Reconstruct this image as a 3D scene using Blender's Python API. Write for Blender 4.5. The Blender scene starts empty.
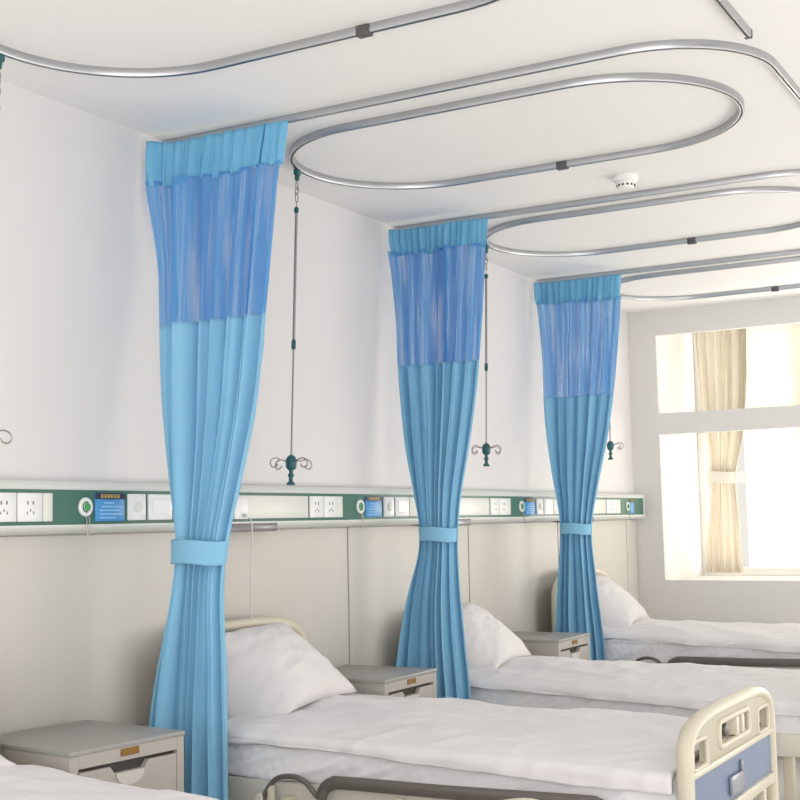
import bpy, bmesh, math, random
from mathutils import Vector, Matrix, noise
random.seed(7)
S = bpy.context.scene
COL = S.collection
P = 1.832            # spacing of the bed bays
H = 2.9              # ceiling height
WX = -0.04           # head wall plane
PI = math.pi

# ------------------------------------------------------------------ materials
def mat(name, col, rough=0.6, metal=0.0, spec=0.4, nscale=0, nstr=0.0, bump=0.0, bscale=200, sheen=0, trans=0):
    m = bpy.data.materials.new(name); m.use_nodes = True
    nt = m.node_tree; b = nt.nodes['Principled BSDF']
    b.inputs['Base Color'].default_value = (*col, 1)
    b.inputs['Roughness'].default_value = rough
    b.inputs['Metallic'].default_value = metal
    b.inputs['Specular IOR Level'].default_value = spec
    if sheen: b.inputs['Sheen Weight'].default_value = sheen
    tc = nt.nodes.new('ShaderNodeTexCoord')
    if nscale:
        n = nt.nodes.new('ShaderNodeTexNoise'); n.inputs['Scale'].default_value = nscale
        n.inputs['Detail'].default_value = 4
        nt.links.new(tc.outputs['Object'], n.inputs['Vector'])
        r = nt.nodes.new('ShaderNodeMix'); r.data_type = 'RGBA'
        r.inputs[6].default_value = (*[c*(1-nstr) for c in col], 1)
        r.inputs[7].default_value = (*[min(1, c*(1+nstr)) for c in col], 1)
        nt.links.new(n.outputs['Fac'], r.inputs[0]); nt.links.new(r.outputs[2], b.inputs['Base Color'])
    if bump:
        n2 = nt.nodes.new('ShaderNodeTexNoise'); n2.inputs['Scale'].default_value = bscale
        n2.inputs['Detail'].default_value = 3
        nt.links.new(tc.outputs['Object'], n2.inputs['Vector'])
        bp = nt.nodes.new('ShaderNodeBump'); bp.inputs['Strength'].default_value = bump
        bp.inputs['Distance'].default_value = 0.002
        nt.links.new(n2.outputs['Fac'], bp.inputs['Height']); nt.links.new(bp.outputs['Normal'], b.inputs['Normal'])
    if trans:
        t = nt.nodes.new('ShaderNodeBsdfTranslucent'); t.inputs['Color'].default_value = (*col, 1)
        mx = nt.nodes.new('ShaderNodeMixShader'); mx.inputs[0].default_value = trans
        out = nt.nodes['Material Output']
        nt.links.new(b.outputs[0], mx.inputs[1]); nt.links.new(t.outputs[0], mx.inputs[2])
        nt.links.new(mx.outputs[0], out.inputs['Surface'])
    return m

def net_mat(name, col):
    m = bpy.data.materials.new(name); m.use_nodes = True
    nt = m.node_tree; b = nt.nodes['Principled BSDF']; out = nt.nodes['Material Output']
    b.inputs['Base Color'].default_value = (*col, 1); b.inputs['Roughness'].default_value = 0.7
    b.inputs['Specular IOR Level'].default_value = 0.2
    tc = nt.nodes.new('ShaderNodeTexCoord')
    uv = nt.nodes.new('ShaderNodeUVMap'); uv.uv_map = 'cloth'
    mp = nt.nodes.new('ShaderNodeMapping'); mp.inputs['Scale'].default_value = (60, 2.0, 1)
    nt.links.new(uv.outputs[0], mp.inputs[0])
    n = nt.nodes.new('ShaderNodeTexNoise'); n.inputs['Scale'].default_value = 1.0; n.inputs['Detail'].default_value = 2
    nt.links.new(mp.outputs[0], n.inputs['Vector'])
    rp = nt.nodes.new('ShaderNodeMapRange'); rp.inputs['From Min'].default_value = .45; rp.inputs['From Max'].default_value = .72
    rp.inputs['To Min'].default_value = .05; rp.inputs['To Max'].default_value = .38
    nt.links.new(n.outputs['Fac'], rp.inputs['Value'])
    tr = nt.nodes.new('ShaderNodeBsdfTransparent'); tl = nt.nodes.new('ShaderNodeBsdfTranslucent')
    tl.inputs['Color'].default_value = (*col, 1)
    m1 = nt.nodes.new('ShaderNodeMixShader'); m1.inputs[0].default_value = 0.35
    m2 = nt.nodes.new('ShaderNodeMixShader')
    nt.links.new(b.outputs[0], m1.inputs[1]); nt.links.new(tl.outputs[0], m1.inputs[2])
    nt.links.new(rp.outputs[0], m2.inputs[0]); nt.links.new(m1.outputs[0], m2.inputs[1]); nt.links.new(tr.outputs[0], m2.inputs[2])
    nt.links.new(m2.outputs[0], out.inputs['Surface'])
    return m

def glass_mat():
    m = bpy.data.materials.new('clear_glass'); m.use_nodes = True
    nt = m.node_tree; out = nt.nodes['Material Output']; nt.nodes.remove(nt.nodes['Principled BSDF'])
    tr = nt.nodes.new('ShaderNodeBsdfTransparent'); tr.inputs[0].default_value = (.97, .98, .97, 1)
    gl = nt.nodes.new('ShaderNodeBsdfGlossy'); gl.inputs['Roughness'].default_value = .02
    mx = nt.nodes.new('ShaderNodeMixShader'); mx.inputs[0].default_value = .04
    nt.links.new(tr.outputs[0], mx.inputs[1]); nt.links.new(gl.outputs[0], mx.inputs[2]); nt.links.new(mx.outputs[0], out.inputs['Surface'])
    return m

M = dict(
    wall=mat('white_plaster', (.73, .71, .71), .85, nscale=1.5, nstr=.015, bump=.08, bscale=60),
    ceil=mat('white_ceiling_paint', (.80, .79, .775), .9, nscale=1.2, nstr=.01, bump=.05, bscale=80),
    panel=mat('beige_wall_board', (.60, .57, .525), .5, nscale=2, nstr=.015),
    wwall=mat('warm_white_plaster', (.73, .715, .70), .85, nscale=1.5, nstr=.012, bump=.06, bscale=60),
    reveal=mat('white_reveal_paint', (.85, .84, .82), .7, nscale=2, nstr=.01),
    floor=mat('pale_vinyl_floor', (.72, .70, .67), .45, nscale=9, nstr=.05),
    seam=mat('grey_seam_filler', (.13, .125, .115), .7, nscale=8, nstr=.05),
    alu=mat('brushed_aluminium', (.50, .51, .53), .36, 1.0, nscale=30, nstr=.03),
    alud=mat('dark_rail_slot', (.08, .08, .085), .5, .5, nscale=30, nstr=.05),
    grey_plastic=mat('dark_grey_plastic', (.09, .09, .09), .5, nscale=20, nstr=.05),
    header=mat('sky_blue_cloth', (.215, .55, .80), .8, spec=.2, bump=.25, bscale=500, nscale=12, nstr=.05, sheen=.1, trans=.18),
    fabric=mat('sky_blue_curtain_fabric', (.295, .61, .84), .8, spec=.2, bump=.25, bscale=500, nscale=8, nstr=.05, sheen=.1, trans=.18),
    net=net_mat('blue_open_netting', (.13, .37, .72)),
    beige=mat('beige_window_cloth', (.66, .60, .51), .85, spec=.2, bump=.2, bscale=400, nscale=14, nstr=.06, trans=.3),
    beige2=mat('cream_tie_cloth', (.80, .75, .66), .85, spec=.2, bump=.2, bscale=400, nscale=14, nstr=.04),
    sheet=mat('white_cotton_sheet', (.84, .83, .86), .9, spec=.15, bump=.35, bscale=45, nscale=5, nstr=.02, sheen=.1),
    duvet=mat('white_cotton_duvet', (.75, .73, .745), .9, spec=.15, bump=.35, bscale=35, nscale=5, nstr=.02, sheen=.1),
    pillow=mat('white_pillow_cotton', (.74, .715, .72), .9, spec=.15, bump=.3, bscale=40, nscale=5, nstr=.02, sheen=.1),
    cream=mat('cream_abs_plastic', (.62, .575, .46), .35, nscale=6, nstr=.03),
    creamd=mat('beige_abs_plastic', (.44, .405, .305), .4, nscale=6, nstr=.04),
    cream_metal=mat('cream_enamelled_steel', (.66, .63, .56), .4, nscale=6, nstr=.03),
    blue_panel=mat('blue_board_panel', (.135, .185, .31), .3, nscale=7, nstr=.06),
    rail=mat('grey_brown_rail', (.15, .135, .125), .35, .3, nscale=15, nstr=.08),
    cardholder=mat('clear_grey_card_holder', (.26, .27, .32), .2, nscale=20, nstr=.05),
    tbl=mat('warm_grey_laminate', (.44, .41, .385), .45, nscale=10, nstr=.02),
    tbltop=mat('slate_grey_laminate', (.33, .325, .315), .35, nscale=10, nstr=.03),
    scoop=mat('pale_grey_pull', (.60, .58, .56), .35, nscale=10, nstr=.02),
    gap=mat('dark_gap', (.07, .065, .06), .8, nscale=10, nstr=.05),
    brass=mat('brass_plate', (.26, .145, .035), .4, .4, nscale=60, nstr=.25),
    chrome=mat('chrome', (.7, .7, .7), .15, 1.0, nscale=30, nstr=.02),
    green=mat('sea_green_enamel', (.055, .155, .115), .4, nscale=10, nstr=.03),
    cover=mat('pale_channel_cover', (.70, .715, .68), .35, nscale=10, nstr=.02),
    white=mat('white_switch_plastic', (.80, .80, .80), .3, nscale=10, nstr=.01),
    ivory=mat('ivory_blank_plate', (.74, .735, .68), .35, nscale=10, nstr=.02),
    btn=mat('green_button', (.07, .33, .10), .35, nscale=20, nstr=.1),
    label=mat('blue_notice_film', (.07, .29, .62), .35, nscale=20, nstr=.06),
    navy=mat('navy_notice_band', (.03, .03, .09), .4, nscale=20, nstr=.06),
    yellow=mat('yellow_print', (.72, .52, .10), .5, nscale=20, nstr=.05),
    pale=mat('pale_blue_print', (.35, .58, .80), .5, nscale=20, nstr=.05),
    lamp=mat('smoked_lamp_lens', (.20, .18, .185), .25, nscale=20, nstr=.05),
    teal=mat('teal_plastic', (.025, .115, .125), .35, nscale=30, nstr=.1),
    rod=mat('steel_rod', (.36, .34, .33), .35, .85, nscale=40, nstr=.04),
    wire=mat('steel_wire', (.38, .33, .32), .35, .8, nscale=40, nstr=.04),
    cable=mat('white_cable', (.72, .70, .66), .5, nscale=30, nstr=.02),
    frame=mat('white_window_frame', (.84, .83, .81), .35, nscale=10, nstr=.01),
    blind=mat('cream_roller_blind', (.86, .83, .77), .8, nscale=4, nstr=.02, trans=.6),
    glass=glass_mat(),
    black=mat('black_plastic', (.02, .02, .02), .5, nscale=30, nstr=.1),
)

# ------------------------------------------------------------------ helpers
def box(bm, x0, x1, y0, y1, z0, z1, bev=0.0, seg=2):
    r = bmesh.ops.create_cube(bm, size=1)
    bmesh.ops.transform(bm, matrix=Matrix.Translation(((x0+x1)/2, (y0+y1)/2, (z0+z1)/2)) @ Matrix.Diagonal((x1-x0, y1-y0, z1-z0, 1)), verts=r['verts'])
    if bev:
        es = list({e for v in r['verts'] for e in v.link_edges})
        bmesh.ops.bevel(bm, geom=es, offset=bev, segments=seg, affect='EDGES', profile=.5)

def sweep(bm, pts, prof, closed=False, up=None, caps=True):
    """sweep a closed profile [(a,b)] along pts; a is across, b along 'up'."""
    pts = [Vector(p) for p in pts]; n = len(pts); rings = []; nrm = None
    for i, p in enumerate(pts):
        if closed: t = pts[(i+1) % n]-pts[i-1]
        else: t = pts[min(i+1, n-1)]-pts[max(i-1, 0)]
        t.normalize()
        if up is not None: b = Vector(up)
        else:
            if nrm is None: nrm = Vector((0, 0, 1)) if abs(t.z) < .9 else Vector((1, 0, 0))
            b = (nrm-t*nrm.dot(t)).normalized(); nrm = b
        a = t.cross(b).normalized()
        rings.append([bm.verts.new(p+a*q[0]+b*q[1]) for q in prof])
    m = len(prof)
    for i in range(n if closed else n-1):
        A, B = rings[i], rings[(i+1) % n]
        for j in range(m): bm.faces.new((A[j], A[(j+1) % m], B[(j+1) % m], B[j]))
    if caps and not closed:
        bm.faces.new(rings[0][::-1]); bm.faces.new(rings[-1])

def circ(r, n=10): return [(r*math.cos(2*PI*k/n), r*math.sin(2*PI*k/n)) for k in range(n)]
def tube(bm, pts, r, n=10, closed=False): sweep(bm, pts, circ(r, n), closed)

def smoothpts(pts, sub=6, closed=False):
    P_ = [Vector(p) for p in pts]; out = []; n = len(P_)
    for i in range(n if closed else n-1):
        g = (lambda k: P_[k % n]) if closed else (lambda k: P_[min(max(k, 0), n-1)])
        a, b, c, d = g(i-1), g(i), g(i+1), g(i+2)
        for s in range(sub):
            t = s/sub
            out.append(.5*((2*b)+(c-a)*t+(2*a-5*b+4*c-d)*t*t+(3*b-a-3*c+d)*t**3))
    if not closed: out.append(P_[-1])
    return out

def lathe(bm, prof, c=(0, 0, 0), axis='Z', n=24):
    """prof [(r, h)] revolved about axis through c"""
    rings = []
    for r, h in prof:
        ring = []
        for k in range(n):
            a = 2*PI*k/n; u, w = r*math.cos(a), r*math.sin(a)
            v = {'Z': (u, w, h), 'X': (h, u, w), 'Y': (w, h, u)}[axis]
            ring.append(bm.verts.new(Vector(c)+Vector(v)))
        rings.append(ring)
    for A, B in zip(rings, rings[1:]):
        for k in range(n): bm.faces.new((A[k], A[(k+1) % n], B[(k+1) % n], B[k]))
    bm.faces.new(rings[0][::-1]); bm.faces.new(rings[-1])

def obj(name, bm, m, parent=None, smooth=True, loc=None, angle=35):
    bmesh.ops.recalc_face_normals(bm, faces=bm.faces[:])
    me = bpy.data.meshes.new(name); bm.to_mesh(me); bm.free()
    me.materials.append(m)
    if smooth:
        me.polygons.foreach_set('use_smooth', [True]*len(me.polygons))
        me.set_sharp_from_angle(angle=math.radians(angle))
    o = bpy.data.objects.new(name, me); COL.objects.link(o)
    if parent: o.parent = parent
    if loc: o.location = loc
    return o

def N(): return bmesh.new()

def tag(o, label, cat, group=None):
    o['label'] = label; o['category'] = cat
    if group: o['group'] = group
    return o

def thing(name, loc, label, cat, group=None, rz=0):
    o = bpy.data.objects.new(name, None); COL.objects.link(o)
    o.empty_display_size = .1; o.location = loc; o.rotation_euler = (0, 0, rz)
    return tag(o, label, cat, group)

def struct(name, bm, m, parent=None):
    o = obj(name, bm, m, parent, smooth=False)
    if not parent: o['kind'] = 'structure'
    return o

def dup(root, loc, label=None):
    r = root.copy(); COL.objects.link(r); r.location = loc
    if label: r['label'] = label
    for ch in list(root.children):
        c = ch.copy(); COL.objects.link(c); c.parent = r
        for g in list(ch.children):
            d = g.copy(); COL.objects.link(d); d.parent = c
    return r

# ------------------------------------------------------------------ the setting
YW = 9.286; YF = -1.2; XR = 5.0
bm = N(); box(bm, WX-.15, XR, YF, YW+1.3, -.1, 0); struct('floor', bm, M['floor'])
bm = N(); box(bm, WX-.15, XR, YF, YW+1.3, H, H+.12); struct('ceiling', bm, M['ceil'])
bm = N(); box(bm, WX-.15, WX, YF, YW, 0, H); struct('wall_left', bm, M['wall'])
# wainscot boards below the service channel, with a dark seam between boards
seams = [1.39, 2.75, 4.06, 5.245, 6.51, 7.79, 9.07]
bm = N(); e = [YF]+seams+[YW]
for a, b in zip(e, e[1:]): box(bm, WX, WX+.012, a+.006, b-.006, .10, 1.36, .002, 1)
struct('trim_1', bm, M['panel'])
bm = N(); box(bm, WX, WX+.003, YF, YW, .10, 1.36); struct('trim_2', bm, M['seam'])
bm = N(); box(bm, WX, WX+.018, YF, YW, 0, .10, .003, 1); struct('baseboard_left', bm, M['cover'])
# window wall with the bay opening
BX0, BX1, BD = .175, 3.0, 10.26
bm = N()
box(bm, WX-.15, BX0, YW, YW+.05, 0, H)
box(bm, BX1, XR, YW, YW+.05, 0, H)
box(bm, BX0, BX1, YW, YW+.05, 0, .915)
box(bm, BX0, BX1, YW, YW+.05, 2.715, H)
struct('wall_back', bm, M['wwall'])
bm = N(); box(bm, BX0, BX1, YW, YW+.08, 1.98, 2.135); struct('trim_3', bm, M['wwall'])
bm = N()
box(bm, BX0-.12, BX0, YW+.05, BD+.1, .70, H)
box(bm, BX1, BX1+.12, YW+.05, BD+.1, .70, H)
box(bm, BX0, BX1, YW+.05, BD+.1, .70, .905)
struct('wall_bay', bm, M['reveal'])
# glazing at the back of the bay
w = bpy.data.objects.new('window_1', None); COL.objects.link(w); w['kind'] = 'structure'
w.location = (BX0, BD, .905)
bm = N()
Wd = BX1-BX0; Hh = H-.905
for x in (0.0, .80, 1.62, Wd-.06): box(bm, x, x+.06, -.03, .03, 0, Hh, .004, 1)
for z in (0.0, 1.15, Hh-.06): box(bm, 0, Wd, -.028, .028, z, z+.06, .004, 1)
obj('window_frame', bm, M['frame'], w, smooth=False)
bm = N(); box(bm, .03, Wd-.03, -.004, .004, .03, Hh-.03); obj('window_pane', bm, M['glass'], w, smooth=False)
# plain cream roller blind hanging just inside the glass
t = thing('roller_blind', (0, BD-.07, .93), 'cream roller blind pulled down behind and right of the beige window curtain', 'blind')
bm = N(); box(bm, .56, 1.13, -.0015, .0015, .03, 1.93); obj('blind_cloth', bm, M['blind'], t, smooth=False)
bm = N(); lathe(bm, [(.022, .54), (.022, 1.15)], (0, 0, 1.945), 'X', 20); obj('blind_roller', bm, M['frame'], t)
bm = N(); box(bm, .56, 1.13, -.008, .008, .012, .034, .004); obj('blind_bottom_bar', bm, M['frame'], t)

# ------------------------------------------------------------------ bedhead service channel
bu = thing('bedhead_service_channel', (WX, 0, 1.365), 'long pale and green service channel with sockets and buttons running along the head wall', 'wall panel')
Y0, Y1 = .2, 9.235
D = .09      # depth off the wall
def prof_y(bm, prof, y0, y1):
    A = [bm.verts.new((p[0], y0, p[1])) for p in prof]; B = [bm.verts.new((p[0], y1, p[1])) for p in prof]
    n = len(prof)
    for j in range(n): bm.faces.new((A[j], A[(j+1) % n], B[(j+1) % n], B[j]))
    bm.faces.new(A[::-1]); bm.faces.new(B)
bm = N(); prof_y(bm, [(0, .149), (D, .149), (D+.004, .156), (D-.004, .172), (D-.02, .180), (0, .182)], Y0, Y1); obj('top_cover', bm, M['cover'], bu, angle=50)
bm = N(); prof_y(bm, [(0, 0), (D-.03, 0), (D-.008, .008), (D+.006, .022), (D+.006, .030), (0, .030)], Y0, Y1); obj('bottom_cover', bm, M['cover'], bu, angle=50)
bm = N(); prof_y(bm, [(0, .03), (D-.004, .03), (D-.004, .15), (0, .15)], Y0, Y1); obj('channel_face', bm, M['green'], bu, smooth=False)
bm = N(); box(bm, 0, D+.008, Y1, Y1+.012, 0, .182, .004); obj('end_plate', bm, M['cover'], bu)
F = D-.004
ZP0, ZP1 = .042, .137
def plate(name, y0, y1, m, z0=ZP0, z1=ZP1, t=.007, par=bu):
    bm = N(); box(bm, F, F+t, y0, y1, z0, z1, .003, 2); return obj(name, bm, m, par)
for k in range(-1, 4):
    yb = 3.405+k*P
    last = (k == 3)
    if k >= 0 or True:
        for a, b in ((-.435, -.325), (-.32, -.21)):
            s = plate('socket', yb+a, yb+b, M['white'], t=.010)
            bm = N()
            for dy in (-.012, .012): box(bm, F+.0095, F+.0108, yb+(a+b)/2+dy-.003, yb+(a+b)/2+dy+.003, .098, .110)
            for dy, ang in ((-.014, 0), (.014, 0), (0, 0)): box(bm, F+.0095, F+.0108, yb+(a+b)/2+dy-.0022, yb+(a+b)/2+dy+.0022, .066+(.008 if dy == 0 else 0), .076+(.008 if dy == 0 else 0))
            obj('socket_slots', bm, M['lamp'], s, smooth=False)
        plate('blank_plate', yb-.205, yb-.16, M['ivory'])
        if k < 0: continue
    # call button: white bezel, dark ring, green press
    bm = N(); lathe(bm, [(.033, F), (.033, F+.006), (.030, F+.009), (.024, F+.009), (.022, F+.006)], (0, yb, .09), 'X', 32); bz = obj('call_button', bm, M['white'], bu); bz['label'] = 'round call button with white bezel'
    bm = N(); lathe(bm, [(.0235, F+.004), (.0235, F+.0075)], (0, yb, .09), 'X', 32); obj('button_ring', bm, M['cover'], bz)
    bm = N(); tube(bm, [(F+.008, yb+.017*math.cos(a*.2), .09+.017*math.sin(a*.2)) for a in range(6, 26)], .0025, 6); obj('button_mark', bm, M['green'], bz)
    bm = N(); lathe(bm, [(.0135, F+.006), (.0135, F+.011), (.010, F+.013)], (0, yb+.004, .09), 'X', 24); obj('button_press', bm, M['btn'], bz)
    # notice
    a0, a1 = yb+.047, yb+(.135 if last else .20)
    nt_ = plate('notice', a0, a1, M['label'], .040, .139, .004); nt_['label'] = 'blue printed notice'
    bm = N(); box(bm, F+.004, F+.0052, a0, a1, .117, .139); hd = obj('notice_band', bm, M['navy'], nt_, smooth=False)
    bm = N(); rr = random.Random(3)
    wdt = (a1-a0)
    for g in range(6):       # small square glyphs made of strokes
        gy = a0+wdt*(.18+.11*g); gz = .122
        for q in range(3): box(bm, F+.0052, F+.0058, gy, gy+wdt*.085, gz+q*.005, gz+q*.005+.0022)
        vx = gy+wdt*.085*rr.choice((.2, .45, .7)); box(bm, F+.0052, F+.0058, vx, vx+.0025, gz, gz+.0125)
    obj('notice_heading', bm, M['yellow'], nt_, smooth=False)
    bm = N()
    for ln, (s0, s1) in enumerate(((.3, .62), (.22, .85), (.16, .8), (.16, .86), (.16, .7))):
        zz = .108-.013*ln; y = a0+wdt*s0
        while y < a0+wdt*s1:
            ww = rr.uniform(.004, .008)
            box(bm, F+.004, F+.0046, y, y+ww, zz-.006, zz-.001); y += ww+.0025
    obj('notice_lines', bm, M['pale'], nt_, smooth=False)
    # two thin wires under the button
    bm = N(); tube(bm, [(F+.012, yb-.006, .058), (F+.016, yb-.006, .03), (F+.018, yb-.006, -.012)], .0013, 6); tube(bm, [(F+.012, yb+.008, .058), (F+.016, yb+.008, .03), (F+.018, yb+.006, -.012)], .0013, 6); obj('button_wire', bm, M['wire'], bu)
    if last: break
    s = plate('gas_outlet', yb+.215, yb+.31, M['white'], t=.009)
    bm = N(); lathe(bm, [(.020, F+.008), (.020, F+.016), (.014, F+.018)], (0, yb+.2625, .09), 'X', 20); obj('outlet_collar', bm, M['cover'], s)
    s = plate('switch', yb+.325, yb+.46, M['white'], t=.009)
    bm = N(); box(bm, F+.008, F+.013, yb+.345, yb+.44, .062, .120, .002, 1); obj('switch_rocker', bm, M['white'], s)
    plate('blank_plate', yb+.47, yb+P-.445, M['ivory'])
    s = plate('nurse_jack', yb+.84, yb+.93, M['white'], .040, .128, .016)
    bm = N(); lathe(bm, [(.008, F+.015), (.008, F+.030), (.005, F+.034)], (0, yb+.90, .055), 'X', 14); obj('jack_plug', bm, M['cover'], s)
    bm = N(); box(bm, D-.06, D+.009, yb+.66, yb+1.145, -.012, .024, .006, 2); lm = obj('bed_lamp', bm, M['lamp'], bu); lm['label'] = 'dark smoked lamp lens'

# cable from the jack hanging down behind the first full bed
yb = 3.405
bm = N()
tube(bm, smoothpts([(.085, yb+.90, 1.41), (.10, yb+.90, 1.395), (.098, yb+.905, 1.33), (.085, yb+.912, 1.15), (.078, yb+.92, 1.0)]), .0028, 8)
tag(obj('call_cord', bm, M['cable']), 'thin white cord hanging from the wall channel beside the largest blue curtain', 'cord')

# ------------------------------------------------------------------ ceiling tracks
RS = .80
RP = [(a*RS*1.05, b*RS) for a, b in [(-.012, 0), (-.013, -.006), (-.013, -.028), (-.010, -.034), (-.004, -.034), (-.004, -.026), (.004, -.026), (.004, -.034), (.010, -.034), (.013, -.028), (.013, -.006), (.012, 0)]]
def arc(cx, cy, r, a0, a1, n=24):
    return [(cx+r*math.cos(math.radians(a0+(a1-a0)*i/n)), cy+r*math.sin(math.radians(a0+(a1-a0)*i/n)), 0) for i in range(n+1)]
OX0, OX1, OR = .20, 2.05, .48
OY = {0: 2.855, 1: 4.625, 2: 6.46, 3: 8.30}
JX = {0: 1.25, 1: 1.17, 2: 1.175, 3: 1.185}
OL = {0: 'chrome oval drip track on the ceiling, cut off by the top edge of the photo',
      1: 'chrome oval drip track seen as one whole loop on the ceiling, nearest complete one',
      2: 'chrome oval drip track on the ceiling beyond the round smoke detector, above the middle bed',
      3: 'chrome oval drip track on the ceiling closest to the window wall'}
for k in range(4):
    yc = OY[k]
    t = thing('drip_track', (0, yc, H), OL[k], 'ceiling track', 'oval drip tracks')
    pts = arc(OX1-OR, 0, OR, -90, 90, 32)+arc(OX0+OR, 0, OR, 90, 270, 32)
    bm = N(); sweep(bm, pts, RP, closed=True, up=(0, 0, 1)); obj('rail', bm, M['alu'], t, angle=40)
    bm = N(); sweep(bm, [(p[0], p[1], -.0215) for p in pts], [(-.0038, 0), (.0038, 0), (.0038, .002), (-.0038, .002)], closed=True, up=(0, 0, 1)); obj('rail_slot', bm, M['alud'], t, smooth=False)
    bm = N(); box(bm, JX[k]-.024, JX[k]+.024, OR-.0150, OR+.0150, -.034, -.001, .003); jo = obj('joint_sleeve', bm, M['grey_plastic'], t); jo['label'] = 'dark grey joint sleeve'
CTY = {0: 2.12, 1: 3.94, 2: 5.785, 3: 7.61}
CL = {0: 'aluminium curtain track whose free end points into the top right corner',
      1: 'aluminium curtain track that carries the largest blue curtain and curves at the right',
      2: 'aluminium curtain track that carries the middle blue curtain',
      3: 'aluminium curtain track that carries the far blue curtain near the window'}
for k in range(4):
    y = CTY[k]; r = .40; xe = 2.25
    ye = y+1.895 if k < 3 else 9.2
    pts = [(WX+.01, 0, 0), (.6, 0, 0), (1.2, 0, 0), (1.6, 0, 0)]+arc(xe-r, r, r, -90, 0, 24)+[(xe, ye-y-.6, 0), (xe, ye-y, 0)]
    t = thing('curtain_track', (0, y, H), CL[k], 'ceiling track', 'curtain tracks')
    bm = N(); sweep(bm, pts, RP, up=(0, 0, 1)); obj('rail', bm, M['alu'], t, angle=40)
    bm = N(); sweep(bm, [(p[0], p[1], -.0215) for p in pts], [(-.0038, 0), (.0038, 0), (.0038, .002), (-.0038, .002)], up=(0, 0, 1)); obj('rail_slot', bm, M['alud'], t, smooth=False)
    bm = N(); box(bm, xe-.012, xe+.012, ye-y-.006, ye-y+.006, -.029, 0, .002, 1); obj('end_cap', bm, M['grey_plastic'], t)

# smoke detector
t = thing('smoke_detector', (1.315, 5.49, H), 'small round white smoke detector on the ceiling between two oval tracks', 'smoke detector')
bm = N(); lathe(bm, [(.056, 0), (.056, -.020), (.050, -.026), (.040, -.028)], n=32); obj('base', bm, M['frame'], t)
bm = N(); lathe(bm, [(.040, -.026), (.039, -.046), (.033, -.054), (.012, -.057)], n=32); s = obj('sensor_head', bm, M['frame'], t)
bm = N()
for j in range(12):
    a = 2*PI*j/12
    lathe(bm, [(.0055, -.004), (.0055, .004)], (.0375*math.cos(a), .0375*math.sin(a), -.044), 'Z', 8)
obj('vent_hole', bm, M['black'], s)

# ------------------------------------------------------------------ drip hangers
def hanger(loc, drop, tilt, label, rot):
    t = thing('drip_hanger', loc, label, 'drip hanger', 'drip hangers')
    t.rotation_euler = (tilt, 0, 0)
    bm = N(); box(bm, -.010, .010, -.016, .016, -.026, -.001, .004); lathe(bm, [(.009, -.050), (.011, -.03), (.010, -.024)], n=12); obj('carriage', bm, M['teal'], t)
    bm = N()
    for i, (z, r, ax) in enumerate(((-.072, .013, 0), (-.095, .014, 1), (-.124, .017, 0))):
        pts = []
        for j in range(18):
            a = 2*PI*j/18; u, w_ = r*.62*math.cos(a), r*1.25*math.sin(a)
            pts.append((0, u, z+w_) if ax == 0 else (u, 0, z+w_))
        tube(bm, pts, .0023, 6, True)
    tube(bm, [(0, 0, -.04), (0, 0, -.058)], .002, 6); tube(bm, [(0, 0, -.140), (0, 0, -.166)], .002, 6)
    obj('chain', bm, M['wire'], t)
    bm = N(); lathe(bm, [(.006, -.192), (.0105, -.186), (.0105, -.172), (.005, -.164)], n=14); obj('rod_collar', bm, M['teal'], t)
    mid = -.60*drop
    bm = N(); tube(bm, [(0, 0, -.188), (0, 0, mid)], .0062, 10); obj('upper_rod', bm, M['rod'], t)
    bm = N(); lathe(bm, [(.0065, mid-.030), (.0095, mid-.024), (.0095, mid+.006), (.0065, mid+.012)], n=14); obj('rod_clamp', bm, M['teal'], t)
    bm = N(); tube(bm, [(0, 0, mid), (0, 0, -drop+.02)], .0042, 10); obj('lower_rod', bm, M['rod'], t)
    z = -drop
    bm = N(); lathe(bm, [(.008, z-.036), (.016, z-.032), (.022, z-.022), (.0235, z-.006), (.022, z+.010), (.015, z+.022), (.006, z+.028)], n=20)
    hb = obj('hub', bm, M['teal'], t)
    bm = N(); lathe(bm, [(.018, z-.096), (.017, z-.088), (.009, z-.080), (.0085, z-.066), (.013, z-.058), (.013, z-.053), (.008, z-.047), (.010, z-.030)], n=18); obj('hub_stem', bm, M['teal'], hb)
    for q in range(4):
        a = rot+q*PI/2+(.35 if q % 2 else 0)
        L = .062
        prof = [(.016, 0, .002), (.045, 0, .006), (.066, .004, .012), (.086, .010, .004), (.092, .012, -.014), (.080, .010, -.027), (.064, .006, -.022), (.060, .002, -.012)]
        pts = [(p[0]*math.cos(a)-p[1]*math.sin(a), p[0]*math.sin(a)+p[1]*math.cos(a), z+p[2]) for p in prof]
        bm = N(); tube(bm, smoothpts(pts, 5), .0028, 7); obj('hook', bm, M['wire'], t)
    return t
def on_oval(k, dy):
    return (OX0+OR-math.sqrt(OR*OR-dy*dy), OY[k]+dy, H-.027)
hanger(on_oval(0, .0), 1.20, math.radians(-3), 'steel drip hanger cut off by the left edge of the photo', .9)
hanger(on_oval(1, -.13), 1.24, math.radians(-3.4), 'steel drip hanger with teal hub hanging just right of the largest blue curtain', .9)
hanger(on_oval(2, -.14), 1.115, math.radians(-3.4), 'steel drip hanger with teal hub hanging just right of the middle blue curtain', .95)
hanger(on_oval(3, -.12), 1.02, math.radians(-2), 'steel drip hanger mostly hidden by the far blue curtain', 1.0)

# ------------------------------------------------------------------ blue privacy curtains
def interp(tab, z):
    tab = sorted(tab)
    if z <= tab[0][0]: return tab[0][1]
    for (a, b), (c, d) in zip(tab, tab[1:]):
        if z <= c:
            t = (z-a)/(c-a); return b+(d-b)*t
    return tab[-1][1]
def ssm(tab, z, w=.06):
    return sum(interp(tab, z+d*w) for d in (-1.5, -.75, 0, .75, 1.5))/5

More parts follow.
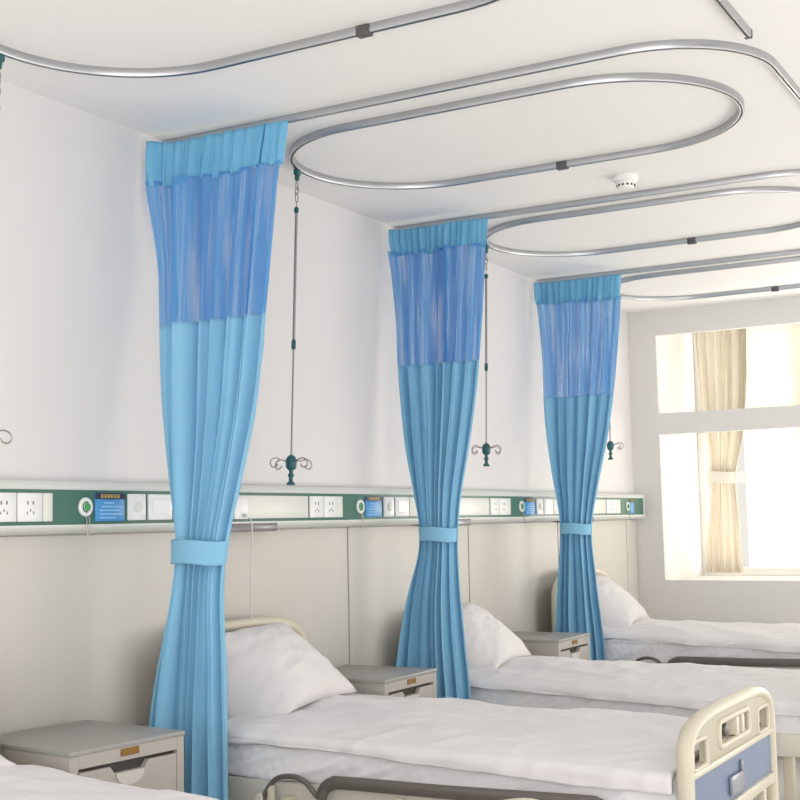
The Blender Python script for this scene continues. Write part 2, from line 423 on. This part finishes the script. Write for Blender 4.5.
CUR = {
 1: dict(L=[(2.87, -.028), (2.714, -.026), (2.704, -.022), (2.16, .033), (1.852, .065), (1.552, .120), (1.351, .169), (1.219, .186), (1.119, .168), (.943, .139), (.769, .119), (.631, .112), (.22, .105)],
         R=[(2.87, .595), (2.723, .593), (2.705, .585), (2.111, .553), (1.822, .531), (1.54, .474), (1.33, .420), (1.226, .407), (1.122, .414), (.986, .44), (.785, .467), (.459, .496), (.22, .505)],
         net=2.135, hdr=2.70, tie=(1.248, 1.332), n=6.5, curl=0.075, seed=1, zb=.22),
 2: dict(L=[(2.87, -.026), (2.748, .0), (2.736, .012), (2.156, .044), (1.732, .101), (1.485, .151), (1.34, .181), (1.268, .191), (1.006, .125), (.77, .102), (.686, .094), (.538, .088), (.22, .08)],
         R=[(2.87, .535), (2.722, .517), (2.696, .521), (2.136, .494), (1.956, .477), (1.716, .442), (1.479, .396), (1.346, .389), (1.266, .388), (1.009, .418), (.781, .455), (.557, .491), (.22, .50)],
         net=2.150, hdr=2.735, tie=(1.285, 1.352), n=7.5, curl=0.05, seed=5, zb=.22),
 3: dict(L=[(2.87, -.028), (2.771, -.018), (2.744, -.005), (2.141, .025), (1.946, .041), (1.665, .083), (1.407, .138), (1.341, .145), (1.269, .146), (1.071, .135), (.657, .119), (.22, .105)],
         R=[(2.87, .555), (2.726, .536), (2.675, .542), (2.11, .494), (1.85, .459), (1.629, .408), (1.403, .364), (1.355, .352), (1.272, .352), (1.065, .384), (.723, .435), (.558, .453), (.22, .46)],
         net=2.125, hdr=2.725, tie=(1.285, 1.350), n=6.5, curl=0.06, seed=9, zb=.22),
}
def curtain_sheet(c, z0, z1, nz, nu, kind, ycf):
    """pleated cloth between heights z0 and z1; u runs across"""
    bm = N(); rows = []; sd = c['seed']*13.7
    uvl = bm.loops.layers.uv.new('cloth')
    tz = sum(c['tie'])/2
    for iz in range(nz+1):
        z = z0+(z1-z0)*iz/nz
        x0, x1 = ssm(c['L'], z)+.012, ssm(c['R'], z)+(.010 if kind != 'header' else -.006)
        wd = x1-x0; row = []
        g = math.exp(-((z-tz)/.28)**2)         # how tightly gathered here
        low = max(0, min(1, (tz-z)/.5))
        for iu in range(nu+1):
            u = iu/nu
            wv = u+.075*noise.noise((u*3.1+sd, 3.1, sd))+.030*noise.noise((u*7, z*.7, sd))+.030*(z-1.5)*math.sin(u*5+sd)*.35
            q = c['n']*wv; cell = math.floor(q); fr = q-cell
            rnd = .55+.9*abs(noise.noise((cell*.77+sd, 1.7, 2.9)))+.35*noise.noise((cell*.61, z*.6, sd))
            am = .074*rnd*(1-.30*g)*(1+.25*low)
            bulge = abs(math.sin(PI*fr))**.55
            y = -am*bulge+.032
            y += .007*math.sin(q*2*PI*2.3+z*1.1+sd)*(.5+noise.noise((u*4, z*.9, sd)))
            y += .006*noise.noise((u*14, z*2.2, sd+3))
            x = x0+wd*u+.009*math.sin(2*PI*fr)*(1-.4*g)*min(1, u*8, (1-u)*8)
            x += .012*noise.noise((u*2.2+sd, z*1.3, 2.2))*min(1, u*6, (1-u)*6)
            if kind == 'header':
                hz = (z-c['hdr'])/.16
                w2 = u+.035*noise.noise((u*7, 1, sd))+.010*noise.noise((u*9, hz, sd+2))
                q2 = 15*w2; c2 = math.floor(q2); f2 = q2-c2
                rn = .35+1.3*abs(noise.noise((c2*.83+sd, 4.2, .3)))
                fl = .35 if u > .84 else 1
                y = fl*(-.036*rn*abs(math.sin(PI*f2))**.6*(.75+.45*(1-hz)))+.014
                y += .007*noise.noise((u*26, hz*2.2, sd))
                x = x0+wd*u+.006*math.sin(2*PI*f2)*min(1, u*8, (1-u)*8)
                z2 = z+(.014*noise.noise((u*5, 7, sd))+.007*math.cos(2*PI*f2)*min(rn, 1))*(1-hz)
            else:
                z2 = z
            tp_ = max(0, min(1, (z-2.30)/.50)); tp_ = tp_*tp_*(3-2*tp_)
            y -= c['curl']*math.exp(-u/.07)*tp_
            # bunch bulges toward the viewer around the tie
            y += -.030*g*math.sin(PI*u)
            row.append((bm.verts.new((x, y+ycf(z), z2)), u, z))
        rows.append(row)
    for A, B in zip(rows, rows[1:]):
        for i in range(nu):
            q = (A[i], A[i+1], B[i+1], B[i]); f = bm.faces.new([v[0] for v in q])
            for lp, v in zip(f.loops, q): lp[uvl].uv = (v[1], v[2])
    return bm
CLB = {1: 'largest and nearest blue net-topped curtain, tied back beside the front grey cabinet',
       2: 'middle one of the three sky blue net-topped curtains, tied back beyond the nearest full bed',
       3: 'smallest and farthest sky blue net-topped curtain, tied back next to the window wall'}
for k in (1, 2, 3):
    c = CUR[k]
    yo = 3.87+(k-1)*P
    t = thing('privacy_curtain', (0, yo, 0), CLB[k], 'curtain', 'blue privacy curtains')
    bw = .29/2.85
    ycf = lambda z: -(2.85-z)*bw
    def with_solid(o, th):
        md = o.modifiers.new('cloth_thickness', 'SOLIDIFY'); md.thickness = th; md.offset = 0
    a = obj('header', curtain_sheet(c, c['hdr']-.012, 2.862, 10, 300, 'header', ycf), M['header'], t, angle=180); with_solid(a, .004)
    obj('net_panel', curtain_sheet(c, c['net'], c['hdr'], 40, 260, 'net', ycf), M['net'], t, angle=180)
    a = obj('fabric_panel', curtain_sheet(c, c['zb'], c['net'], 110, 260, 'fabric', ycf), M['fabric'], t, angle=180); with_solid(a, .002)
    # hem line where net and cloth are sewn, and the tie band
    z0, z1 = c['tie']; bm = N(); rings = []
    for iz in range(9):
        f = iz/8; z = z0+(z1-z0)*f
        xa, xb = ssm(c['L'], z), ssm(c['R'], z); cx, a_ = (xa+xb)/2+.015, (xb-xa)/2-.012
        ring = []
        for j in range(64):
            th = 2*PI*j/64
            wob = 1+.025*noise.noise((math.cos(th)*2, math.sin(th)*2+f*1.2, k*5.1))
            ring.append(bm.verts.new((cx+a_*math.cos(th)*wob, ycf(z)-.012+.076*math.sin(th)*wob, z-.004*math.cos(th)+.003*math.sin(3*th))))
        rings.append(ring)
    for A, B in zip(rings, rings[1:]):
        for j in range(64): bm.faces.new((A[j], A[(j+1) % 64], B[(j+1) % 64], B[j]))
    a = obj('tie_band', bm, M['fabric'], t, angle=180); with_solid(a, .005)

# beige window curtain inside the bay
cb = dict(L=[(2.83, .225), (2.4, .245), (2.0, .265), (1.69, .300), (1.6, .300), (1.3, .262), (.93, .232)],
          R=[(2.83, .640), (2.4, .620), (2.0, .575), (1.69, .495), (1.6, .495), (1.3, .512), (.93, .522)],
          net=0, hdr=9, tie=(1.625, 1.715), n=6.0, curl=0, seed=14)
t = thing('window_curtain', (0, 10.08, 0), 'beige cloth curtain tied in the middle, hanging in the window bay', 'curtain')
a = obj('curtain_cloth', curtain_sheet(cb, .935, 2.86, 80, 200, 'fabric', lambda z: 0), M['beige'], t, angle=180)
bm = N(); rings = []
for iz in range(7):
    z = cb['tie'][0]+(cb['tie'][1]-cb['tie'][0])*iz/6; xa, xb = interp(cb['L'], z), interp(cb['R'], z)
    rings.append([bm.verts.new(((xa+xb)/2+((xb-xa)/2+.01)*math.cos(2*PI*j/48), -.01+.085*math.sin(2*PI*j/48), z+.006*math.sin(4*PI*j/48))) for j in range(48)])
for A, B in zip(rings, rings[1:]):
    for j in range(48): bm.faces.new((A[j], A[(j+1) % 48], B[(j+1) % 48], B[j]))
obj('tie_band', bm, M['beige2'], t, angle=180)
bm = N(); tube(bm, [(.19, .03, 2.872), (1.9, .03, 2.872)], .012, 12); box(bm, 1.0, 1.03, .02, .04, 2.87, 2.90)
tag(obj('curtain_rod', bm, M['frame'], None, loc=(0, 10.08, 0)), 'white rod above the beige window curtain, hidden at the top of the bay', 'curtain rod')

# ------------------------------------------------------------------ beds
def arch_path(hw, zb, zs, zt, n=28, pw=2.6):
    """one side post up, an arched top, the other post down (y, z)"""
    pts = [(-hw, zb), (-hw, (zb+zs)/2), (-hw, zs)]
    for i in range(1, n):
        a = PI-PI*i/n
        cx, sx = math.cos(a), math.sin(a)
        y = hw*math.copysign(abs(cx)**(2/pw), cx); z = zs+(zt-zs)*abs(sx)**(2/pw)
        pts.append((y, z))
    pts += [(hw, zs), (hw, (zb+zs)/2), (hw, zb)]
    return pts
def panel_poly(bm, outline, x0, x1):
    A = [bm.verts.new((x0, y, z)) for y, z in outline]; B = [bm.verts.new((x1, y, z)) for y, z in outline]
    n = len(outline)
    for j in range(n): bm.faces.new((A[j], A[(j+1) % n], B[(j+1) % n], B[j]))
    bm.faces.new(A[::-1]); bm.faces.new(B)
def plate_with_holes(bm, x0, x1, outer, holes):
    """flat board with an outer outline and holes (y,z loops) and real thickness"""
    edges = []; loops = []
    for lp in [outer]+holes:
        vs = [bm.verts.new((x0, y, z)) for y, z in lp]; loops.append(vs)
        for i in range(len(vs)): edges.append(bm.edges.new((vs[i], vs[(i+1) % len(vs)])))
    r = bmesh.ops.triangle_fill(bm, use_beauty=True, use_dissolve=False, edges=edges, normal=(1, 0, 0))
    fs = [g for g in r['geom'] if isinstance(g, bmesh.types.BMFace)]
    ex = bmesh.ops.extrude_face_region(bm, geom=fs)
    bmesh.ops.translate(bm, vec=(x1-x0, 0, 0), verts=[g for g in ex['geom'] if isinstance(g, bmesh.types.BMVert)])
def rrect(y0, y1, z0, z1, r=.02, n=4):
    out = []
    for cy, cz, a0 in ((y1-r, z1-r, 0), (y0+r, z1-r, 90), (y0+r, z0+r, 180), (y1-r, z0+r, 270)):
        for i in range(n+1):
            a = math.radians(a0+90*i/n); out.append((cy+r*math.cos(a), cz+r*math.sin(a)))
    return out

BED_C = {k: 4.23+(k-1)*P for k in range(4)}
BED_C[0] += .055
BL = {0: 'hospital bed at the bottom left corner, only its white top in view',
      1: 'cream hospital bed with the blue panelled footboard in full view',
      2: 'middle cream hospital bed, behind the one with the blue panelled footboard',
      3: 'farthest cream hospital bed, under the window bay'}
def make_bed(loc, label):
    t = thing('hospital_bed', loc, label, 'bed', 'hospital beds')
    # frame
    bm = N()
    for s in (-1, 1): box(bm, .10, 2.02, s*.455-.02, s*.455+.02, .405, .505, .006)
    for x in (.12, .7, 1.3, 1.9): box(bm, x, x+.05, -.44, .44, .42, .47, .004)
    box(bm, .12, 2.0, -.445, .445, .485, .505, .004)
    for s in (-1, 1): box(bm, .25, 1.80, s*.40-.015, s*.40+.015, .22, .26, .004)
    obj('bed_frame', bm, M['cream_metal'], t)
    for x in (.16, 1.88):
        for s in (-1, 1):
            bm = N(); box(bm, x-.022, x+.022, s*.42-.022, s*.42+.022, .11, .42, .005); lg = obj('leg', bm, M['cream'], t)
            bm = N(); lathe(bm, [(.02, -.016), (.055, -.014), (.058, 0), (.055, .014), (.02, .016)], (x, s*.42, .058), 'Y', 20); obj('caster', bm, M['grey_plastic'], lg)
    # headboard
    hp = arch_path(.465, .35, .80, .985, pw=3.4)
    bm = N(); sweep(bm, [(.085, y, z) for y, z in hp], [(a*1.1, b*.85) for a, b in circ(.022, 12)]); hb = obj('headboard', bm, M['cream'], t)
    ho = arch_path(.455, .46, .78, .945, pw=3.4)
    bm = N(); plate_with_holes(bm, .07, .09, ho, [rrect(-.28, .28, .83, .905, .03)]); obj('headboard_panel', bm, M['creamd'], hb)
    # footboard
    fx = 2.035
    fp = arch_path(.480, .10, .62, .782, pw=4.2)
    bm = N(); sweep(bm, [(fx, y, z) for y, z in fp], [(.0185*math.cos(a), .026*math.sin(a)) for a in [2*PI*i/16 for i in range(16)]], up=None)
    ft = obj('footboard', bm, M['cream'], t)
    inner = arch_path(.462, .636, .64, .770, pw=4.2)
    outer = inner[2:-2]; outer = [(-.462, .636)]+outer+[(.462, .636)]
    bm = N(); plate_with_holes(bm, fx-.012, fx+.012, outer, [rrect(-.440, -.300, .642, .715, .018), rrect(.300, .440, .642, .715, .018), rrect(-.165, .175, .672, .735, .02)])
    obj('upper_panel', bm, M['creamd'], ft)
    bm = N()
    hl = rrect(-.172, .182, .665, .742, .025)
    sweep(bm, [(fx+.012, y, z) for y, z in hl], circ(.010, 8), closed=True)
    for y0 in (-.370, .370):
        sweep(bm, [(fx+.010, y, z) for y, z in rrect(y0-.074, y0+.074, .637, .720, .02)], circ(.008, 8), closed=True)
    obj('grip_rim', bm, M['cream'], ft)
    bm = N(); lathe(bm, [(.020, 0), (.020, .012), (.012, .016)], (fx-.006, -.06, .704), 'X', 18); kn = obj('grip_knob', bm, M['rail'], ft); kn['label'] = 'dark round knob'
    for yg in (.035, .10):
        bm = N(); box(bm, fx-.02, fx+.018, yg-.014, yg+.014, .674, .733, .004); obj('grip_bar', bm, M['cream'], ft)
    bm = N(); box(bm, fx-.02, fx+.022, -.465, .465, .617, .638, .006); box(bm, fx-.02, fx+.022, -.465, .465, .448, .485, .006); obj('cross_bar', bm, M['cream'], ft)
    bm = N(); box(bm, fx-.010, fx+.010, -.46, .46, .480, .620, .002, 1); bp_ = obj('blue_panel', bm, M['blue_panel'], ft); bp_['label'] = 'blue board panel'
    bm = N(); box(bm, fx+.010, fx+.022, -.075, .075, .500, .560, .004); box(bm, fx+.010, fx+.020, .055, .075, .555, .590, .003); ch = obj('card_holder', bm, M['cardholder'], ft); ch['label'] = 'clear grey card holder'
    for y in (-.36, -.18, 0, .18, .36):
        bm = N(); box(bm, fx-.012, fx+.012, y-.014, y+.014, .26, .452, .004); obj('slat', bm, M['cream'], ft)
    bm = N(); box(bm, fx-.02, fx+.02, -.465, .465, .225, .265, .005); obj('lower_bar', bm, M['cream'], ft)
    # folding side rails, lowered: dark bar, arched end, posts
    for s in (-1, 1):
        y = s*.515
        bm = N()
        bar = [(.80, y, .470), (.815, y, .505), (.845, y, .524), (.90, y, .530), (1.3, y, .532), (1.70, y, .540), (1.78, y, .536), (1.82, y, .50), (1.83, y, .44)]
        sweep(bm, smoothpts(bar, 6), [(a*.8, b*1.2) for a, b in circ(.018, 12)])
        sr = obj('side_rail', bm, M['rail'], t); sr['label'] = 'grey brown lowered side rail'
        bm = N(); tube(bm, smoothpts([(.56, y, .41), (.575, y, .47), (.62, y, .522), (.68, y, .536), (.735, y, .524), (.785, y, .478)], 6), .009, 10); obj('rail_arch', bm, M['rail'], sr)
        bm = N()
        for x in (.60, .80, 1.10, 1.40, 1.70): box(bm, x-.012, x+.012, y-.008, y+.008, .30, .50, .003)
        box(bm, .56, 1.80, y-.008, y+.008, .34, .37, .003)
        for x in (.66, 1.66): box(bm, x-.02, x+.02, min(y, s*.46), max(y, s*.46), .435, .465, .003)
        obj('rail_post', bm, M['cream'], sr)
        bm = N()
        for x in (.555, .80): lathe(bm, [(.013, -.012), (.016, -.008), (.016, .008), (.013, .012)], (x, y, .455), 'Y', 14)
        obj('rail_pivot', bm, M['cream_metal'], sr)
    return t
BR = math.radians(-7)
b1 = make_bed((0, BED_C[1], 0), BL[1])
BS = {0: 1.015, 1: 1.0, 2: .93, 3: 1.05}       # the beds are wound to slightly different heights
for k in (0, 2, 3):
    o = dup(b1, (0, BED_C[k], 0), BL[k]); o.scale.z = BS[k]
    if k == 0: o.rotation_euler.z = BR

def fbm(p, o=4):
    v = 0; a = 1; f = 1
    for _ in range(o): v += a*noise.noise(Vector(p)*f); a *= .5; f *= 2.03
    return v
def ridge(p):
    return 1-abs(noise.noise(Vector(p)))*2

ML = {0: 'white sheeted mattress at the bottom left corner', 1: 'white sheeted mattress on the bed with the blue panelled footboard',
      2: 'white sheeted mattress on the middle bed', 3: 'white sheeted mattress on the farthest bed by the window'}
DL = {0: 'white duvet in the bottom left corner, beside the front grey cabinet', 1: 'white duvet spread over the nearest full bed, reaching the blue panelled footboard',
      2: 'white duvet spread over the middle bed behind the footboard', 3: 'white duvet spread over the farthest bed below the window bay'}
PL = {0: 'white pillow at the left edge, only a tip in view', 1: 'largest white pillow, leaning on the cream headboard right of the biggest curtain',
      2: 'white pillow leaning on the middle bed, right of the middle curtain', 3: 'white pillow leaning on the farthest bed, right of the far curtain'}
for k in range(4):
    sd = k*17.3+2; dz0 = .506*(BS[k]-1)
    # mattress: a rounded slab with wrinkled sheet sides
    bm = N(); nx, ring = 150, []
    half = .468; zt, zb_ = .640, .506
    prof = []
    for i in range(9): prof.append((-half+.012*math.cos(PI*i/8*.0), zb_+.006+(zt-zb_-.03)*i/8))
    for i in range(1, 6): a = PI/2*i/5; prof.append((-half+.024*(1-math.cos(a)), zt-.024+.024*math.sin(a)))
    for i in range(1, 12): prof.append((-half+.024+(2*half-.048)*i/12, zt))
    prof = prof+[(-y, z) for y, z in prof[13::-1]]
    prof += [(half-.02, zb_), (0, zb_), (-half+.02, zb_)]
    rows = []
    for ix in range(nx+1):
        x = .125+1.88*ix/nx; row = []
        ins = max(0, 1-ix/3, 1-(nx-ix)/3)*.02
        for y, z in prof:
            side = 1 if abs(y) > half-.025 else 0
            d = 0; dz = 0
            if side:
                q = Vector((x*8-z*22*(1 if y < 0 else -1), z*5, sd+y))
                d = .020*noise.noise(q)+.017*ridge(q*1.7)
                dz = .005*noise.noise((x*6, sd, y))*(1 if z < zt-.05 else 0)
                dz += -.012*(x-.4) if z < zt-.06 else 0
            yy = y+math.copysign(d-.004, y)-math.copysign(ins, y) if side else y
            row.append(bm.verts.new((x, yy, z+dz-(ins if z > .6 else -ins*.3 if z < .52 else 0))))
        rows.append(row)
    n = len(prof)
    for A, B in zip(rows, rows[1:]):
        for j in range(n): bm.faces.new((A[j], A[(j+1) % n], B[(j+1) % n], B[j]))
    bm.faces.new(rows[0][::-1]); bm.faces.new(rows[-1])
    o = tag(obj('mattress', bm, M['sheet'], None, loc=(0, BED_C[k], dz0), angle=180), ML[k], 'mattress', 'mattresses')
    if k == 0: o.rotation_euler.z = BR
    # duvet
    bm = N(); nx, ny = 170, 110; rows = []
    for ix in range(nx+1):
        fx_ = ix/nx; x = .24+1.755*fx_; row = []
        cr = .642-.062*max(0, min(1, (x-.4)/1.3))      # lower hem of the overhang
        tp = .690-.038*fx_
        for iy in range(ny+1):
            v = 2*iy/ny-1; s = abs(v); sg = 1 if v >= 0 else -1
            # s 0..0.80 is the top, 0.80..1 folds over the edge
            if s < .80:
                y = .455*s/.80; z = tp+.012*(1-(s/.8)**2)-.012*(s/.8)**6
            else:
                f = (s-.80)/.20; a = min(f/.55, 1)*PI/2
                y = .455+.034*math.sin(a); z0_ = tp-.012-.030*(1-math.cos(a))
                z = z0_ if f < .55 else z0_+(cr-z0_)*(f-.55)/.45
                y += .006*noise.noise((x*7, f*2, sd+sg))*f
            wn = fbm((x*2.2+sd, sg*y*3.0, sd), 4)*.012+.018*(ridge((x*2.1+sg*y*1.6+sd, sg*y*2.6-x*.7, sd*.3))-.6)*.9+.007*ridge((x*7+sd, sg*y*8-x*5, 1.3))
            if s < .80: z += wn*min(1, (1-fx_)*9+.1)
            else: y += wn*.9; z += .004*noise.noise((x*5, sd, sg))*((s-.8)/.2)
            if fx_ < .05: z -= .028*(1-fx_/.05)**2 if s < .8 else 0
            
            row.append(bm.verts.new((x+.012*noise.noise((y*5, sd, 4))*(1-fx_)*.8, sg*y, z)))
        rows.append(row)
    for A, B in zip(rows, rows[1:]):
        for j in range(ny): bm.faces.new((A[j], A[j+1], B[j+1], B[j]))
    o = tag(obj('duvet', bm, M['duvet'], None, loc=(0, BED_C[k], dz0), angle=180), DL[k], 'duvet', 'duvets')
    if k == 0: o.rotation_euler.z = BR
    md = o.modifiers.new('quilt', 'SOLIDIFY'); md.thickness = .022; md.offset = -1
    # pillow leaning on the headboard
    bm = N(); nu, nv = 48, 36; A = {}
    hw, hl = .355, .226
    for side in (1, -1):
        for i in range(nu+1):
            for j in range(nv+1):
                u, v = 2*i/nu-1, 2*j/nv-1
                edge = i in (0, nu) or j in (0, nv)
                if side == -1 and edge: A[side, i, j] = A[1, i, j]; continue
                th = .078*((1-abs(u)**2.6)*(1-abs(v)**2.6))**.55
                # corners pull out, edges pull in
                yy = hw*u*(1-.085*(1-v*v)); xx = hl*v*(1-.10*(1-u*u))
                sag = .17*max(0, -u)**2*(1-v*v)**.7
                zz = -sag+(th if side == 1 else -th*1.25*(1-.35*v))+.010*fbm((u*2.2+sd, v*2.2, side*3), 3)+.004*ridge((u*4+v*1.5+sd, v*3, side))*(1 if not edge else 0)
                A[side, i, j] = bm.verts.new((xx, yy, zz if not edge else -sag+.006*noise.noise((u*3, v*3, sd))))
        for i in range(nu):
            for j in range(nv):
                bm.faces.new((A[side, i, j], A[side, i+1, j], A[side, i+1, j+1], A[side, i, j+1]))
    o = obj('pillow', bm, M['pillow'], None, angle=180)
    tag(o, PL[k], 'pillow', 'pillows')
    o.rotation_euler = (0, math.radians(39), math.radians(9))
    if k == 0: o.rotation_euler = (0, math.radians(24), math.radians(4))
    o.location = ((.20, .285, .25, .28)[k], BED_C[k]+(-.005 if k else -.035), (.836 if k else .785)+dz0)

# ------------------------------------------------------------------ bedside cabinets
TC = {0: 3.195, 1: 4.97, 2: 6.83}
TL = {0: 'front grey bedside cabinet with brass plate, left of the largest blue curtain',
      1: 'grey bedside cabinet behind the nearest full bed, beside the middle curtain',
      2: 'farthest grey bedside cabinet, beside the far curtain'}
def make_table(loc, label):
    t = thing('bedside_cabinet', loc, label, 'cabinet', 'bedside cabinets')
    hw = .230; x0, x1 = -.02, .455; zt = .728
    bm = N()
    box(bm, x0, x1-.004, -hw, -hw+.02, .07, zt-.0155, .002, 1); box(bm, x0, x1-.004, hw-.02, hw, .07, zt-.0155, .002, 1)
    box(bm, x0, x0+.012, -hw+.02, hw-.02, .07, zt-.022); box(bm, x0, x1-.004, -hw+.02, hw-.02, .07, .09)
    box(bm, x0, x1-.03, -hw+.02, hw-.02, .485, .497)
    box(bm, x1-.024, x1-.002, -hw+.032, hw-.032, zt-.055, zt-.0155, .001, 1)     # upper rail above the drawer
    box(bm, x1-.024, x1-.002, -hw+.001, -hw+.032, .07, zt-.0155, .002, 1); box(bm, x1-.024, x1-.002, hw-.032, hw-.001, .07, zt-.0155, .002, 1)
    obj('case', bm, M['tbl'], t)
    bm = N(); box(bm, x0-.002, x1, -hw-.002, hw+.002, zt-.016, zt, .003); obj('cabinet_top', bm, M['tbltop'], t)
    bm = N(); box(bm, x1-.03, x1-.024, -hw+.03, hw-.03, .09, zt-.055); obj('inner_gap', bm, M['gap'], t, smooth=False)
    # drawer front with a scooped top edge
    zt2 = zt-.066; zb = .505
    out = [(-.195, zb), (.195, zb), (.195, zt2), (.078, zt2), (.060, zt2-.022), (-.060, zt2-.022), (-.078, zt2), (-.195, zt2)]
    bm = N(); panel_poly(bm, out, x1-.022, x1-.003); dr = obj('drawer', bm, M['tbl'], t, smooth=False)
    bm = N(); lip = [(-.055, zt2-.024)]+[(.055*math.cos(PI+PI*i/12), zt2-.030+.034*math.sin(PI+PI*i/12)) for i in range(13)]+[(.055, zt2-.024)]
    panel_poly(bm, lip, x1-.006, x1+.002); pl = obj('finger_pull', bm, M['scoop'], dr, smooth=False); pl['label'] = 'pale grey finger pull'
    bm = N(); box(bm, x1-.022, x1-.003, -.195, .195, .095, zb-.004, .002, 1); do = obj('door', bm, M['tbl'], t)
    bm = N(); lathe(bm, [(.011, 0), (.011, .010), (.008, .013)], (x1-.004, -.012, .555), 'X', 18); tube(bm, [(x1+.006, -.010, .553), (x1+.012, .012, .550)], .004, 8); lk = obj('drawer_lock', bm, M['chrome'], dr); lk['label'] = 'chrome lock'
    bm = N(); box(bm, x1-.003, x1+.0015, -.037, .036, zt-.041, zt-.019, .001, 1)
    bp_ = obj('name_plate', bm, M['brass'], t); bp_['label'] = 'small brass plate'
    for sx in (x0+.04, x1-.05):
        for sy in (-.19, .19):
            bm = N(); lathe(bm, [(.02, 0), (.024, .01), (.024, .05), (.02, .072)], (sx, sy, 0), 'Z', 14); obj('foot', bm, M['grey_plastic'], t)
    return t
c0 = make_table((0, TC[0], 0), TL[0])
for k in (1, 2): dup(c0, (0, TC[k], 0), TL[k])
c0.rotation_euler.z = math.radians(-7); c0.location.x = .03

# ------------------------------------------------------------------ light
w = bpy.data.worlds.new('daylight'); S.world = w; w.use_nodes = True
bg = w.node_tree.nodes['Background']; bg.inputs[0].default_value = (1.0, .965, .92, 1); bg.inputs[1].default_value = .9
def area(name, loc, tgt, size, power, col):
    l = bpy.data.lights.new(name, 'AREA'); l.energy = power; l.size = size[0]; l.shape = 'RECTANGLE'; l.size_y = size[1]; l.color = col
    o = bpy.data.objects.new(name, l); COL.objects.link(o); o.location = loc
    o.rotation_euler = (Vector(tgt)-Vector(loc)).to_track_quat('-Z', 'Y').to_euler()
    return o
area('near_lamp', (3.3, -.2, 1.75), (1.0, 5.0, 1.9), (.45, .45), 12, (1, .98, .97))
area('side_fill', (4.9, 5.6, .9), (2.2, 6.2, 2.9), (7.5, 1.6), 65, (1, .985, .96))  # added fill on the open right side, no window there; brightens the ceiling
area('far_side_fill', (4.3, 8.0, .7), (1.6, 7.3, 2.9), (2.2, 1.2), 42, (1, .965, .91))  # second added fill, aimed up to lift the ceiling at the far end
area('front_fill', (2.6, -1.1, 1.2), (1.6, 6, 1.6), (4.5, 2.2), 88, (1, .985, .965))  # broad fill added behind the camera to brighten window wall and curtain fronts
area('bay_daylight', (1.6, BD+1.3, .75), (1.4, 7.2, 2.6), (3.6, 2.4), 330, (1, .955, .88))

# ------------------------------------------------------------------ camera
cam = bpy.data.cameras.new('camera'); co = bpy.data.objects.new('camera', cam); COL.objects.link(co)
cam.sensor_width = 36; cam.sensor_fit = 'HORIZONTAL'; cam.lens = 1303.772*36/800
r = Vector((.86963048, .49326156, -.02087717)); u = Vector((.06379117, -.07033165, .99548187)); f = Vector((-.48956461, .86703316, .09262828))
co.matrix_world = Matrix(((r.x, u.x, -f.x, 3.23122), (r.y, u.y, -f.y, 0), (r.z, u.z, -f.z, 1.38308), (0, 0, 0, 1)))
cam.clip_start = .05
S.camera = co
S.view_settings.view_transform = 'Standard'; S.view_settings.look = 'None'
S.view_settings.exposure = 0.0; S.view_settings.gamma = 1; S.view_settings.use_curve_mapping = False
